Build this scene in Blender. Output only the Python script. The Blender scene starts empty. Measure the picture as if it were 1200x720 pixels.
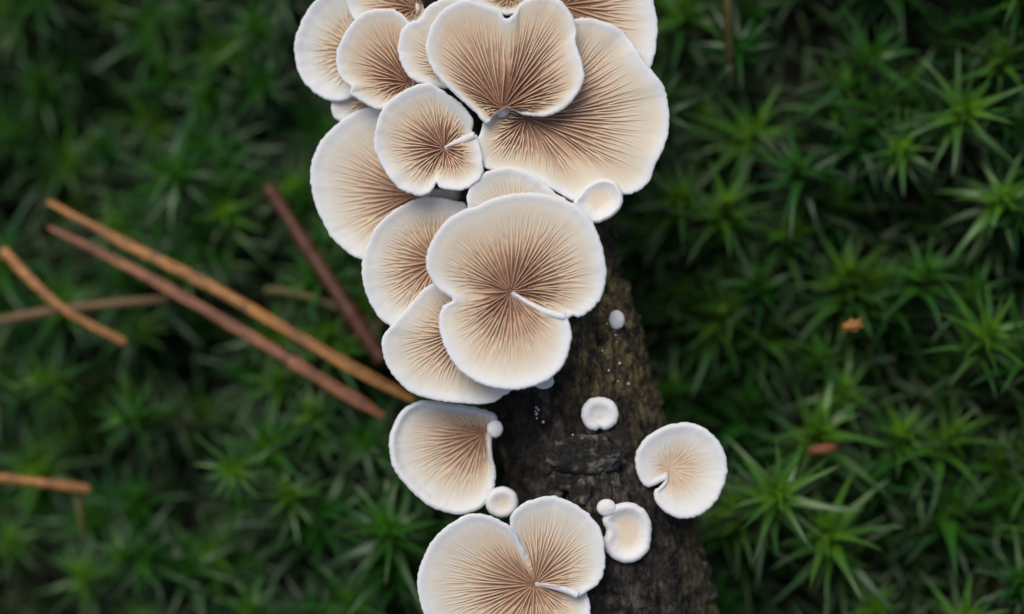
import bpy, math, random
import numpy as np
from mathutils import Vector, Matrix, noise, Quaternion

random.seed(7)
rng = np.random.default_rng(7)
R = math.radians
scene = bpy.context.scene
col = scene.collection

# ------------------------------------------------------------------ camera
PS = 0.125e-3                 # metres per photo pixel in the plane of focus (frame about 15 cm wide)
D = 0.27                      # distance of the branch axis plane
TILT = R(14)                  # camera leans 14 degrees off straight down
F = Vector((0.0, 0.0, 0.040)) # point on the branch-axis plane behind the frame centre
RC = Matrix.Rotation(TILT, 3, 'X')
CAM = F + RC @ Vector((0, 0, D))
cam_data = bpy.data.cameras.new('camera')
cam = bpy.data.objects.new('camera', cam_data)
col.objects.link(cam)
cam.location = CAM
cam.rotation_euler = (TILT, 0, 0)
cam_data.sensor_width = 36
cam_data.lens = 36 * D / (1200 * PS)
cam_data.clip_start = 0.01
cam_data.clip_end = 50
cam_data.dof.use_dof = True
cam_data.dof.focus_distance = D - 118 * PS
cam_data.dof.aperture_fstop = 5.9
scene.camera = cam

# ------------------------------------------------------------------ light
SUN_EL, SUN_AZ = R(66), R(-35)       # azimuth measured from +Y towards +X
world = bpy.data.worlds.new('World')
scene.world = world
world.use_nodes = True
wn = world.node_tree
bg = wn.nodes['Background']
sky = wn.nodes.new('ShaderNodeTexSky')
sky.sky_type = 'NISHITA'
sky.sun_disc = False
sky.sun_elevation = SUN_EL
sky.sun_rotation = SUN_AZ
sky.dust_density = 4.0
sky.air_density = 1.0
wn.links.new(sky.outputs[0], bg.inputs[0])
bg.inputs[1].default_value = 0.07
sd = bpy.data.lights.new('sun', 'SUN')
sd.energy = 1.45
sd.angle = R(38)
sd.color = (1.0, 0.94, 0.85)
sun = bpy.data.objects.new('sun', sd)
col.objects.link(sun)
sdir = Vector((math.sin(SUN_AZ) * math.cos(SUN_EL), math.cos(SUN_AZ) * math.cos(SUN_EL), math.sin(SUN_EL)))
sun.rotation_euler = sdir.to_track_quat('Z', 'Y').to_euler()
sun.location = (0, 0, 2)
vs = scene.view_settings
vs.view_transform = 'Standard'
vs.look = 'None'
vs.exposure = 0.22
vs.gamma = 1.0
vs.use_curve_mapping = False
scene.cycles.max_bounces = 6
scene.cycles.diffuse_bounces = 3
scene.cycles.glossy_bounces = 2
scene.cycles.transmission_bounces = 3
scene.cycles.transparent_max_bounces = 4

# ------------------------------------------------------------------ helpers
def px(u, v, w=0.0):
    """photo pixel + height w (in pixels, towards the camera, 0 = branch axis plane) -> world"""
    dep = D - w * PS
    k = dep / D
    return CAM + RC @ Vector(((u - 600) * PS * k, -(v - 360) * PS * k, -dep))

def to_px(p):
    q = RC.transposed() @ (Vector(p) - CAM)
    k = -q.z / D
    return 600 + q.x / PS / k, 360 - q.y / PS / k, (D + q.z) / PS

def tag(o, label=None, cat=None, group=None, kind=None):
    if label: o['label'] = label
    if cat: o['category'] = cat
    if group: o['group'] = group
    if kind: o['kind'] = kind
    return o

def mesh_from(name, verts, faces, smooth=True, attrs=None):
    me = bpy.data.meshes.new(name)
    if isinstance(verts, np.ndarray): verts = verts.tolist()
    if isinstance(faces, np.ndarray): faces = faces.tolist()
    me.from_pydata(verts, [], faces)
    if smooth:
        me.polygons.foreach_set('use_smooth', [True] * len(me.polygons))
    for k, a in (attrs or {}).items():
        at = me.attributes.new(k, 'FLOAT', 'POINT')
        at.data.foreach_set('value', np.asarray(a, dtype=np.float32).ravel())
    me.update()
    return me

def obj(name, me, mat=None, parent=None):
    o = bpy.data.objects.new(name, me)
    col.objects.link(o)
    if mat is not None and not me.materials:
        me.materials.append(mat)
    if parent is not None:
        o.parent = parent
    return o

def empty(name, loc):
    o = bpy.data.objects.new(name, None)
    o.empty_display_size = 0.002
    col.objects.link(o)
    o.location = loc
    return o

# ------------------------------------------------------------------ materials
class NT:
    def __init__(s, name):
        s.m = bpy.data.materials.new(name)
        s.m.use_nodes = True
        s.t = s.m.node_tree
        s.b = s.t.nodes['Principled BSDF']
        s.out = s.t.nodes['Material Output']
    def n(s, typ, **kw):
        nd = s.t.nodes.new(typ)
        for k, v in kw.items():
            setattr(nd, k, v)
        return nd
    def l(s, a, b):
        s.t.links.new(a, b)
    def ramp(s, fac, stops, interp='LINEAR'):
        r = s.n('ShaderNodeValToRGB')
        e = r.color_ramp
        e.interpolation = interp
        while len(e.elements) < len(stops):
            e.elements.new(0.5)
        for el, (p, c) in zip(e.elements, stops):
            el.position = p
            el.color = (*c, 1) if len(c) == 3 else c
        if fac is not None: s.l(fac, r.inputs[0])
        return r.outputs[0]
    def noise(s, scale, detail=4, rough=0.6, vec=None, dist=0.0):
        nd = s.n('ShaderNodeTexNoise')
        nd.inputs['Scale'].default_value = scale
        nd.inputs['Detail'].default_value = detail
        nd.inputs['Roughness'].default_value = rough
        nd.inputs['Distortion'].default_value = dist
        if vec is not None: s.l(vec, nd.inputs['Vector'])
        return nd.outputs['Fac']
    def mix(s, fac, a, b, mode='MIX'):
        nd = s.n('ShaderNodeMix', data_type='RGBA', blend_type=mode)
        for sock, val in ((nd.inputs[0], fac), (nd.inputs[6], a), (nd.inputs[7], b)):
            if hasattr(val, 'links') or hasattr(val, 'is_linked'): s.l(val, sock)
            elif isinstance(val, (int, float)): sock.default_value = val
            else: sock.default_value = (*val, 1)
        return nd.outputs[2]
    def math(s, op, a, b=None):
        nd = s.n('ShaderNodeMath', operation=op)
        for sock, val in ((nd.inputs[0], a), (nd.inputs[1], b)):
            if val is None: continue
            if hasattr(val, 'is_linked'): s.l(val, sock)
            else: sock.default_value = val
        return nd.outputs[0]
    def pos(s):
        return s.n('ShaderNodeNewGeometry').outputs['Position']
    def attr(s, name, out='Fac', kind='GEOMETRY'):
        nd = s.n('ShaderNodeAttribute', attribute_name=name, attribute_type=kind)
        return nd.outputs[out]
    def bump(s, h, strength, dist):
        nd = s.n('ShaderNodeBump')
        nd.inputs['Strength'].default_value = strength
        nd.inputs['Distance'].default_value = dist
        s.l(h, nd.inputs['Height'])
        s.l(nd.outputs[0], s.b.inputs['Normal'])

def mat_flesh(name, gill):
    t = NT(name)
    rr = t.attr('rr')
    brown = t.attr('brown', kind='OBJECT')
    p = t.pos()
    nz = t.noise(900, 4, vec=p)
    rr2 = t.math('ADD', rr, t.math('MULTIPLY', t.math('SUBTRACT', nz, 0.5), 0.14))
    rr2 = t.math('ADD', rr2, t.math('MULTIPLY', t.math('SUBTRACT', t.noise(130, 3, 0.55, p), 0.5), 0.26))
    if gill:
        rich = t.ramp(rr2, [(0.0, (0.60, 0.37, 0.25)), (0.22, (0.72, 0.48, 0.33)), (0.42, (0.80, 0.60, 0.43)), (0.60, (0.84, 0.70, 0.53)), (0.76, (0.86, 0.785, 0.655)), (0.92, (0.87, 0.855, 0.81)), (1.0, (0.87, 0.87, 0.86))])
        pale = t.ramp(rr2, [(0.0, (0.74, 0.50, 0.34)), (0.25, (0.82, 0.63, 0.46)), (0.5, (0.855, 0.75, 0.60)), (0.72, (0.86, 0.82, 0.74)), (1.0, (0.87, 0.87, 0.85))])
    else:
        rich = t.ramp(rr2, [(0.0, (0.19, 0.088, 0.055)), (0.20, (0.28, 0.145, 0.09)), (0.36, (0.52, 0.32, 0.20)), (0.52, (0.79, 0.60, 0.42)), (0.76, (0.855, 0.775, 0.64)), (0.93, (0.87, 0.865, 0.845)), (1.0, (0.88, 0.885, 0.89))])  # brown pigment, with shade between the gills painted into the inner stops
        pale = t.ramp(rr2, [(0.0, (0.46, 0.26, 0.155)), (0.22, (0.68, 0.46, 0.30)), (0.40, (0.82, 0.66, 0.49)), (0.65, (0.85, 0.79, 0.69)), (0.85, (0.87, 0.855, 0.82)), (1.0, (0.88, 0.885, 0.89))])
    c = t.mix(brown, pale, rich)
    t.l(c, t.b.inputs['Base Color'])
    t.b.inputs['Roughness'].default_value = 0.62
    t.b.inputs['Specular IOR Level'].default_value = 0.25
    t.b.inputs['Subsurface Weight'].default_value = 0.0 if gill else 0.55
    t.b.inputs['Subsurface Radius'].default_value = (1.0, 0.7, 0.5)
    t.b.inputs['Subsurface Scale'].default_value = 0.0010
    t.bump(t.noise(3500, 3, vec=p), 0.35, 0.00012)
    return t.m

M_CAP = mat_flesh('cap_flesh', False)
M_GILL = mat_flesh('gill_flesh', True)

def mat_stalk():
    t = NT('white_felt')
    p = t.pos()
    c = t.ramp(t.noise(1500, 4, vec=p), [(0.3, (0.70, 0.69, 0.66)), (0.7, (0.86, 0.86, 0.85))])
    t.l(c, t.b.inputs['Base Color'])
    t.b.inputs['Roughness'].default_value = 0.8
    t.bump(t.noise(4000, 4, vec=p), 0.6, 0.0002)
    return t.m
M_WHITE = mat_stalk()

def mat_bark():
    t = NT('bark')
    tc = t.n('ShaderNodeTexCoord').outputs['Object']
    mp = t.n('ShaderNodeMapping')
    mp.inputs['Scale'].default_value = (1, 0.35, 1)
    t.l(tc, mp.inputs[0])
    v = mp.outputs[0]
    base = t.ramp(t.noise(220, 8, 0.65, v, 0.6), [(0.40, (0.006, 0.005, 0.0045)), (0.52, (0.013, 0.0105, 0.009)), (0.60, (0.036, 0.029, 0.024)), (0.70, (0.13, 0.112, 0.097))])
    red = t.mix(t.ramp(t.noise(90, 4, 0.6, tc), [(0.45, (0, 0, 0)), (0.7, (0.35, 0.35, 0.35))]), base, (0.045, 0.028, 0.022))
    olive_mask = t.math('MULTIPLY', t.attr('olive'), t.ramp(t.noise(420, 6, 0.7, tc, 0.4), [(0.40, (0, 0, 0)), (0.54, (1, 1, 1))]))
    c2 = t.mix(olive_mask, red, (0.17, 0.135, 0.060))
    grey_mask = t.math('MULTIPLY', t.attr('grey'), t.ramp(t.noise(600, 6, 0.7, tc), [(0.42, (0, 0, 0)), (0.54, (1, 1, 1))]))
    c3 = t.mix(grey_mask, c2, (0.12, 0.11, 0.092))
    fl = t.n('ShaderNodeTexVoronoi', feature='F1')
    fl.inputs['Scale'].default_value = 900
    t.l(tc, fl.inputs['Vector'])
    speck = t.ramp(fl.outputs['Distance'], [(0.10, (1, 1, 1)), (0.20, (0, 0, 0))])
    sm = t.math('MULTIPLY', speck, t.ramp(t.noise(160, 3, 0.5, tc), [(0.55, (0, 0, 0)), (0.7, (0.55, 0.55, 0.55))]))
    c4 = t.mix(sm, c3, (0.34, 0.31, 0.25))
    mot = t.ramp(t.noise(1100, 6, 0.75, v), [(0.38, (0.25, 0.25, 0.25)), (0.5, (1, 1, 1)), (0.62, (2.7, 2.6, 2.45))])
    c4 = t.mix(1.0, c4, mot, 'MULTIPLY')
    t.l(c4, t.b.inputs['Base Color'])
    rg = t.ramp(t.noise(300, 4, 0.5, tc), [(0.35, (0.20, 0.20, 0.20)), (0.65, (0.6, 0.6, 0.6))])
    t.l(rg, t.b.inputs['Roughness'])
    t.b.inputs['Specular IOR Level'].default_value = 0.45
    t.bump(t.noise(700, 8, 0.78, v), 1.0, 0.0012)
    return t.m
M_BARK = mat_bark()

def mat_moss(name, stops, rough, transl):
    t = NT(name)
    c0 = t.ramp(t.attr('t'), stops)
    oi = t.n('ShaderNodeObjectInfo').outputs['Color']
    vc = t.attr('shade', 'Fac')
    c1 = t.mix(1.0, c0, oi, 'MULTIPLY')
    p = t.pos()
    c2 = t.mix(t.ramp(t.noise(260, 3, 0.6, p), [(0.35, (0, 0, 0)), (0.75, (0.6, 0.6, 0.6))]), c1, (0.020, 0.070, 0.018))
    t.l(c2, t.b.inputs['Base Color'])
    t.b.inputs['Roughness'].default_value = rough
    t.b.inputs['Specular IOR Level'].default_value = 0.55
    tr = t.n('ShaderNodeBsdfTranslucent')
    t.l(t.mix(0.3, c2, (0.10, 0.17, 0.015)), tr.inputs[0])
    ms = t.n('ShaderNodeMixShader')
    ms.inputs[0].default_value = transl
    t.l(t.b.outputs[0], ms.inputs[1])
    t.l(tr.outputs[0], ms.inputs[2])
    t.l(ms.outputs[0], t.out.inputs[0])
    return t.m
M_LEAF = mat_moss('moss_leaf', [(0.0, (0.100, 0.235, 0.016)), (0.35, (0.048, 0.150, 0.018)), (0.85, (0.046, 0.130, 0.034)), (1.0, (0.08, 0.13, 0.045))], 0.34, 0.34)
M_LOW = mat_moss('moss_lower_leaf', [(0.0, (0.024, 0.036, 0.006)), (0.4, (0.018, 0.056, 0.009)), (1.0, (0.022, 0.056, 0.014))], 0.5, 0.2)  # old leaves run dark; tone lowered further as painted shade between shoots

def mat_plain(name, stops, scale, rough=0.6, bump=0.3, bd=0.0003, stretch=None, band=None):
    t = NT(name)
    tc = t.n('ShaderNodeTexCoord').outputs['Object']
    if stretch:
        mp = t.n('ShaderNodeMapping')
        mp.inputs['Scale'].default_value = stretch
        t.l(tc, mp.inputs[0])
        tc = mp.outputs[0]
    c = t.ramp(t.noise(scale, 6, 0.65, tc), stops)
    if band:
        cv = t.n('ShaderNodeCombineXYZ')
        t.l(t.attr('t'), cv.inputs[0])
        t.l(t.math('MULTIPLY', t.noise(900, 2, 0.5, tc), 0.02), cv.inputs[1])
        bn = t.noise(30, 3, 0.7, cv.outputs[0])
        cv2 = t.n('ShaderNodeCombineXYZ')
        t.l(t.math('MULTIPLY', t.attr('t'), 6.0), cv2.inputs[0]); t.l(t.math('MULTIPLY', t.attr('c'), 7.0), cv2.inputs[1])
        c = t.mix(t.ramp(t.noise(1, 4, 0.6, cv2.outputs[0]), [(0.40, (0, 0, 0)), (0.58, (0.8, 0.8, 0.8))]), c, tuple(min(1, x * 1.2) for x in stops[-1][1]))
        cv3 = t.n('ShaderNodeCombineXYZ')
        t.l(t.math('MULTIPLY', t.attr('t'), 9.0), cv3.inputs[0]); t.l(t.math('MULTIPLY', t.attr('c'), 3.0), cv3.inputs[1])
        c = t.mix(t.ramp(t.noise(1.3, 5, 0.7, cv3.outputs[0]), [(0.46, (0, 0, 0)), (0.56, (0.85, 0.85, 0.85))]), c, tuple(x * 2.2 for x in band))
        c = t.mix(t.ramp(bn, [(0.60, (0, 0, 0)), (0.66, (0.9, 0.9, 0.9))]), c, band)
    t.l(c, t.b.inputs['Base Color'])
    t.b.inputs['Roughness'].default_value = rough
    t.bump(t.noise(scale * 3, 6, 0.7, tc), bump, bd)
    return t.m
M_STEM = mat_plain('moss_stem', [(0.3, (0.035, 0.040, 0.012)), (0.7, (0.07, 0.05, 0.02))], 300)
M_SOIL = mat_plain('soil', [(0.3, (0.006, 0.0045, 0.003)), (0.6, (0.014, 0.011, 0.007)), (0.8, (0.028, 0.022, 0.013))], 120, 0.9, 0.8, 0.002)
M_NEEDLE = mat_plain('needle_orange', [(0.25, (0.07, 0.025, 0.010)), (0.42, (0.30, 0.105, 0.018)), (0.6, (0.44, 0.175, 0.030)), (0.8, (0.56, 0.27, 0.065))], 260, 0.32, 0.5, 0.0004, band=(0.05, 0.022, 0.010))
M_RUST = mat_plain('needle_rust', [(0.25, (0.050, 0.018, 0.010)), (0.45, (0.19, 0.052, 0.020)), (0.65, (0.28, 0.085, 0.032)), (0.85, (0.38, 0.16, 0.060))], 220, 0.32, 0.5, 0.0004, band=(0.035, 0.014, 0.008))
M_STRAW = mat_plain('straw', [(0.3, (0.10, 0.060, 0.022)), (0.7, (0.23, 0.155, 0.070))], 120, 0.6)
M_OLIVE = mat_plain('olive_stalk', [(0.3, (0.055, 0.055, 0.012)), (0.7, (0.12, 0.11, 0.028))], 120, 0.55)
M_TWIG = mat_plain('twig_brown', [(0.3, (0.05, 0.018, 0.011)), (0.7, (0.16, 0.058, 0.032))], 150, 0.5)
M_GREY = mat_plain('lichen_crust', [(0.40, (0.010, 0.009, 0.008)), (0.52, (0.045, 0.040, 0.032)), (0.64, (0.26, 0.25, 0.21))], 420, 0.38, 1.0, 0.001)

# ------------------------------------------------------------------ ground
def ground_z(x, y):
    z = 0.26 * x if x < 0 else 0.10 * x
    if x < -0.15: z = -0.039 + 0.05 * (x + 0.15)
    if x > 0.2: z = 0.02
    n1 = noise.noise(Vector((x * 14, y * 14, 1.7))) * 0.007
    n2 = noise.noise(Vector((x * 60, y * 60, 4.1))) * 0.0015
    return z - 0.002 + n1 + n2 + 0.17 * max(-0.2, min(0.2, y))

def build_ground():
    a = np.linspace(-1, 1, 121)
    g = np.sign(a) * (0.22 * np.abs(a) + 2.3 * np.abs(a) ** 5)
    verts = [(x, y, ground_z(x, y)) for y in g for x in g]
    n = len(g)
    faces = [(j * n + i, j * n + i + 1, (j + 1) * n + i + 1, (j + 1) * n + i) for j in range(n - 1) for i in range(n - 1)]
    o = obj('ground', mesh_from('ground', verts, faces), M_SOIL)
    tag(o, 'dark damp forest soil under the moss', 'soil', kind='structure')
build_ground()

# ------------------------------------------------------------------ branch
AX0, AXS, BR = 545.0, 0.265, 95.0            # axis u at v=0, slope, radius in pixels
def axis_u(v): return AX0 + AXS * v
AXD = Vector((AXS, 1.0)).normalized()        # along the branch, in photo (u,v)

def build_branch():
    NL, NC = 560, 230
    v0, v1 = -560.0, 1130.0
    root = empty('fallen_branch', px(axis_u(900), 900, 0))
    tag(root, 'dark weathered bark branch carrying the whole cluster of pale mushrooms', 'branch')
    origin = px(axis_u(360), 360, 0)
    ux = RC @ Vector((AXD.y, AXD.x, 0)).normalized()    # across: perpendicular in image (v grows downward)
    ux = (RC @ Vector((1.0 * AXD.y, AXD.x * 1.0, 0))).normalized()
    al = (RC @ Vector((AXD.x, -AXD.y, 0))).normalized()
    uz = RC @ Vector((0, 0, 1))
    verts, olive, grey = [], [], []
    for i in range(NL):
        v = v0 + (v1 - v0) * i / (NL - 1)
        s = (v - 360) / AXD.y
        rad = BR * (1.0 + 0.00010 * (v - 360))
        if i < 8: rad *= 0.55 + 0.45 * math.sin(i / 8 * math.pi / 2)
        cw = 6 * noise.noise(Vector((v * 0.004, 0, 3)))
        for j in range(NC):
            th = 2 * math.pi * j / NC
            c, sn = math.cos(th), math.sin(th)
            q = Vector((c * 1.0, sn * 1.0, v * 0.0045))
            d = 7 * noise.noise(q * 1.3)
            q2 = Vector((c * 5.0, sn * 5.0, v * 0.011))
            rdg = abs(noise.noise(q2 + Vector((9, 2, 5))))
            d += 9 * (rdg - 0.25)
            q3 = Vector((c * 9, sn * 9, v * 0.06))
            d += 6.5 * noise.noise(q3)
            q4 = Vector((c * 24, sn * 24, v * 0.17))
            d += 4.2 * noise.noise(q4)
            # bark flakes: stepped plates
            pl = noise.noise(Vector((c * 3.2 + 20, sn * 3.2, v * 0.016)))
            d += 4.0 * (1 / (1 + math.exp(-(pl - 0.08) * 38)))
            # wrinkled crust below the knot
            uu = c * rad
            du, dv = uu - 0 , v - 560
            if sn > 0:
                e = math.exp(-(((uu + 12) / 42) ** 2 + ((v - 566) / 30) ** 2))
                d += e * (7 * abs(noise.noise(Vector((uu * 0.11, v * 0.11, 8)))) + 2)
            r = rad + d
            p = (ux * (c * r + cw) + uz * (sn * r) + al * s) * PS
            verts.append(p)
            ol = max(0.0, min(1.0, math.exp(-((v - 400) / 95) ** 2) * max(0, c * 1.2 + 0.3)))
            ol = max(ol, 0.7 * max(0, c - 0.6) * 2)
            olive.append(ol)
            gr = math.exp(-(((uu + 8) / 50) ** 2 + ((v - 555) / 45) ** 2)) if sn > 0 else 0
            gr = max(gr, 0.35 * math.exp(-(((uu - 5) / 60) ** 2 + ((v - 690) / 60) ** 2)) if sn > 0 else 0)
            grey.append(gr)
    faces = [(i * NC + j, i * NC + (j + 1) % NC, (i + 1) * NC + (j + 1) % NC, (i + 1) * NC + j) for i in range(NL - 1) for j in range(NC)]
    faces.append(tuple(range(NC - 1, -1, -1)))
    faces.append(tuple((NL - 1) * NC + j for j in range(NC)))
    me = mesh_from('bark', [tuple(v) for v in verts], faces, True, {'olive': olive, 'grey': grey})
    o = obj('bark', me, M_BARK, root)
    o.location = origin - root.location
    # knot: a rough bump
    kb = lump(px(688, 534, 98), 40, 21, 13, 0.6, 31)
    k = obj('knot', kb[0], M_GREY, root); k.location = kb[1] - root.location
    for (u, v, w, a, b, c_, sd_) in ((663, 565, 103, 13, 8, 7, 3), (680, 578, 106, 10, 12, 6, 4), (655, 547, 96, 8, 10, 6, 5), (757, 590, 82, 16, 12, 10, 6), (642, 585, 90, 10, 7, 6, 9), (668, 528, 108, 12, 9, 8, 11), (690, 522, 110, 10, 7, 8, 12), (709, 530, 108, 13, 9, 8, 13), (700, 545, 106, 10, 8, 7, 14), (680, 543, 107, 8, 7, 6, 15), (650, 572, 96, 9, 12, 7, 16), (672, 592, 102, 12, 7, 6, 17), (822, 672, 30, 9, 12, 9, 18), (828, 694, 34, 10, 9, 9, 19), (818, 706, 52, 8, 9, 7, 20), (812, 650, 34, 7, 9, 8, 21)):
        kb = lump(px(u, v, w - 5), a * 1.2, b * 1.2, c_ * 0.8, 0.7, sd_)
        k = obj('lichen_lump', kb[0], M_GREY, root); k.location = kb[1] - root.location
    return root

def lump(loc, a, b, c, rough, seed, ns=26, nr=16):
    vs_, fs = [], []
    for i in range(nr + 1):
        ph = math.pi * i / nr
        for j in range(ns):
            th = 2 * math.pi * j / ns
            d = Vector((math.sin(ph) * math.cos(th), math.sin(ph) * math.sin(th), math.cos(ph)))
            n = 1 + rough * 0.5 * noise.noise(d * 2.1 + Vector((seed, 0, 0))) + rough * 0.35 * noise.noise(d * 6 + Vector((0, seed, 0)))
            vs_.append(tuple(RC @ Vector((d.x * a * n * PS, d.y * b * n * PS, d.z * c * n * PS))))
    for i in range(nr):
        for j in range(ns):
            fs.append((i * ns + j, (i + 1) * ns + j, (i + 1) * ns + (j + 1) % ns, i * ns + (j + 1) % ns))
    return mesh_from('lump', vs_, fs), loc
build_branch()

# ------------------------------------------------------------------ mushrooms
def catmull(pts, closed, n_per=14):
    P = np.array(pts, float)
    out = []
    N = len(P)
    segs = N if closed else N - 1
    for i in range(segs):
        if closed:
            p0, p1, p2, p3 = P[(i - 1) % N], P[i], P[(i + 1) % N], P[(i + 2) % N]
        else:
            p1, p2 = P[i], P[i + 1]
            p0 = P[i - 1] if i > 0 else 2 * p1 - p2
            p3 = P[i + 2] if i + 2 < N else 2 * p2 - p1
        t = np.linspace(0, 1, n_per, endpoint=False)[:, None]
        out.append(0.5 * ((2 * p1) + (-p0 + p2) * t + (2 * p0 - 5 * p1 + 4 * p2 - p3) * t ** 2 + (-p0 + 3 * p1 - 3 * p2 + p3) * t ** 3))
    out = np.concatenate(out)
    if not closed: out = np.vstack([out, P[-1]])
    return out

def resample(C, n, closed):
    if closed: C = np.vstack([C, C[:1]])
    d = np.r_[0, np.cumsum(np.hypot(*np.diff(C, axis=0).T))]
    L = d[-1]
    s = np.linspace(0, L, n, endpoint=not closed)
    return np.c_[np.interp(s, d, C[:, 0]), np.interp(s, d, C[:, 1])], L

def smooth1(a, k, closed):
    for _ in range(k):
        if closed:
            a = (np.roll(a, 1, 0) + 2 * a + np.roll(a, -1, 0)) / 4
        else:
            b = a.copy()
            b[1:-1] = (a[:-2] + 2 * a[1:-1] + a[2:]) / 4
            a = b
    return a

def fbm1(x, seed, oct=3):
    out = np.zeros_like(x)
    for i, xx in enumerate(x):
        out[i] = noise.fractal(Vector((xx, seed * 3.7, seed)), 1.0, 2.0, oct)
    return out

def mushroom(label, outline, O, w, closed=True, dish=12, th=4.6, tilt=(0, 0), margin=10, gills=True, brown=0.5,
             rim=0.9, rfloor=0.0, rs_=1.0, lift=None, wave=3, seed=1, spacing=4.7, gh=6.0, gend=0.50, attach=None, stalk_r=9, bend=0.5, cup=2.0, centre_r=0.05):
    O = np.array(O, float)
    if gills: margin = margin * 0.78
    C = catmull(outline, closed)
    per = np.hypot(*np.diff(np.vstack([C, C[:1]]) if closed else C, axis=0).T).sum()
    NS = int(max(84, min(420, per / 2.2)))
    B, L = resample(C, NS, closed)
    s01 = np.linspace(0, 1, NS, endpoint=not closed)
    # normals
    T = np.roll(B, -1, 0) - np.roll(B, 1, 0) if closed else np.gradient(B, axis=0)
    T = smooth1(T, 4, closed)
    T /= np.maximum(np.hypot(T[:, 0], T[:, 1]), 1e-6)[:, None]
    n = np.c_[T[:, 1], -T[:, 0]]
    area = 0.5 * np.sum(B[:, 0] * np.roll(B[:, 1], -1) - np.roll(B[:, 0], -1) * B[:, 1])
    if area < 0: n = -n
    # crenulated margin
    ang = s01 * 2 * math.pi
    fine = np.array([noise.noise(Vector((math.cos(a) * L / 26, math.sin(a) * L / 26, seed * 1.3))) for a in ang])
    B = B + n * (fine * 1.3 * min(1.0, L / 260))[:, None]
    wav = np.array([noise.noise(Vector((math.cos(a) * 1.5, math.sin(a) * 1.5, seed * 2.1))) for a in ang]) * wave
    wav2 = np.array([noise.noise(Vector((math.cos(a) * 5, math.sin(a) * 5, seed * 4.1))) for a in ang]) * wave * 0.35
    B = B - n * (th * 0.45)
    V = B - O
    Ln = np.maximum(np.hypot(V[:, 0], V[:, 1]), 1e-3)
    ns = smooth1(n, max(10, NS // 5), closed)
    ns = ns / np.maximum(np.hypot(ns[:, 0], ns[:, 1]), 0.6)[:, None]
    Cp = (O + B) / 2 * (1 - bend) + (B - ns * (Ln * 0.5)[:, None]) * bend
    size = np.median(Ln)
    lf = np.zeros(NS) if lift is None else np.interp(s01, lift[0], lift[1])

    def P(idx, r):            # idx float index along the margin
        i0 = np.floor(idx).astype(int)
        f = (idx - i0)[:, None]
        if closed:
            a, b = i0 % NS, (i0 + 1) % NS
        else:
            a, b = np.clip(i0, 0, NS - 1), np.clip(i0 + 1, 0, NS - 1)
        Bi = B[a] * (1 - f) + B[b] * f
        Ci = Cp[a] * (1 - f) + Cp[b] * f
        Li = Ln[a] * (1 - f[:, 0]) + Ln[b] * f[:, 0]
        Lf = lf[a] * (1 - f[:, 0]) + lf[b] * f[:, 0]
        Wv = (wav + wav2)[a] * (1 - f[:, 0]) + (wav + wav2)[b] * f[:, 0]
        r_ = r[:, None]
        p = (1 - r_) ** 2 * O + 2 * r_ * (1 - r_) * Ci + r_ ** 2 * Bi
        d = (1 - r) * Li
        rel = r * np.minimum(1.0, Li / size) ** 0.6
        h = dish * np.minimum(rel, 1.3) ** cup + Wv * r ** 2 + Lf * np.minimum(1, r * 2.2) + tilt[0] * (p[:, 0] - O[0]) + tilt[1] * (p[:, 1] - O[1])
        h = h + rim * np.exp(-((d - 2.5) / 4.5) ** 2) * np.minimum(1, Li / 20)
        return p, h, d, Li

    k = (D - w * PS) / D * PS
    base = px(O[0], O[1], w)
    def world(p, h):
        loc = np.c_[(p[:, 0] - O[0]) * k, -(p[:, 1] - O[1]) * k, h * k]
        return loc @ np.array(RC.transposed())     # == (RC @ v)

    rs = np.r_[centre_r, 0.14, 0.24, 0.34, 0.44, 0.54, 0.63, 0.71, 0.78, 0.84, 0.88, 0.91, 0.935, 0.955, 0.97, 0.985, 1.0]
    idx = np.arange(NS, dtype=float)
    rings, rr = [], []
    def radial(d, Li, r):
        # margin whiteness: 1 at rim, pigment and painted groove shade by relative radius
        e = np.clip(1 - d / (margin * 2.2 * np.clip(Li / (0.8 * size), 0.15, 1)), 0, 1) ** 1.3
        b = np.clip(r, 0, 1) * 0.86 * rs_
        return np.maximum(b + (1 - b) * e, rfloor)
    for r in rs:
        p, h, d, Li = P(idx, np.full(NS, r))
        rings.append(world(p, h)); rr.append(radial(d, Li, np.full(NS, r)))
    pe, he, de, Le = P(idx, np.ones(NS))
    for ph in (30, 60, 90, 120, 150, 180):
        a = R(ph)
        rings.append(world(pe + n * (th * 0.5 * math.sin(a)), he - th * 0.5 * (1 - math.cos(a)))); rr.append(np.ones(NS))
    nf = len(rs)
    for r in (0.9, 0.7, 0.5, 0.3, 0.12):
        p, h, d, Li = P(idx, np.full(NS, r))
        rings.append(world(p, h - th * (1 + 0.5 * (1 - r)) - gh * 0.3 * (1 - r))); rr.append(np.ones(NS))
    NRG = len(rings)
    verts = np.concatenate(rings)
    rra = np.concatenate(rr)
    m = NS if closed else NS - 1
    faces = []
    for i in range(NRG - 1):
        for j in range(m):
            j2 = (j + 1) % NS
            faces.append((i * NS + j, i * NS + j2, (i + 1) * NS + j2, (i + 1) * NS + j))
    vlist = verts.tolist(); rl = rra.tolist()
    # centre caps
    cf = len(vlist); vlist.append((RC @ Vector((0, 0, -0.5 * k))).to_tuple()); rl.append(rfloor)
    cb = len(vlist); vlist.append((RC @ Vector((0, 0, -(th * 1.6 + 2) * k))).to_tuple()); rl.append(1.0)
    for j in range(m):
        j2 = (j + 1) % NS
        faces.append((cf, j2, j))
        faces.append((cb, (NRG - 1) * NS + j, (NRG - 1) * NS + j2))
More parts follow.
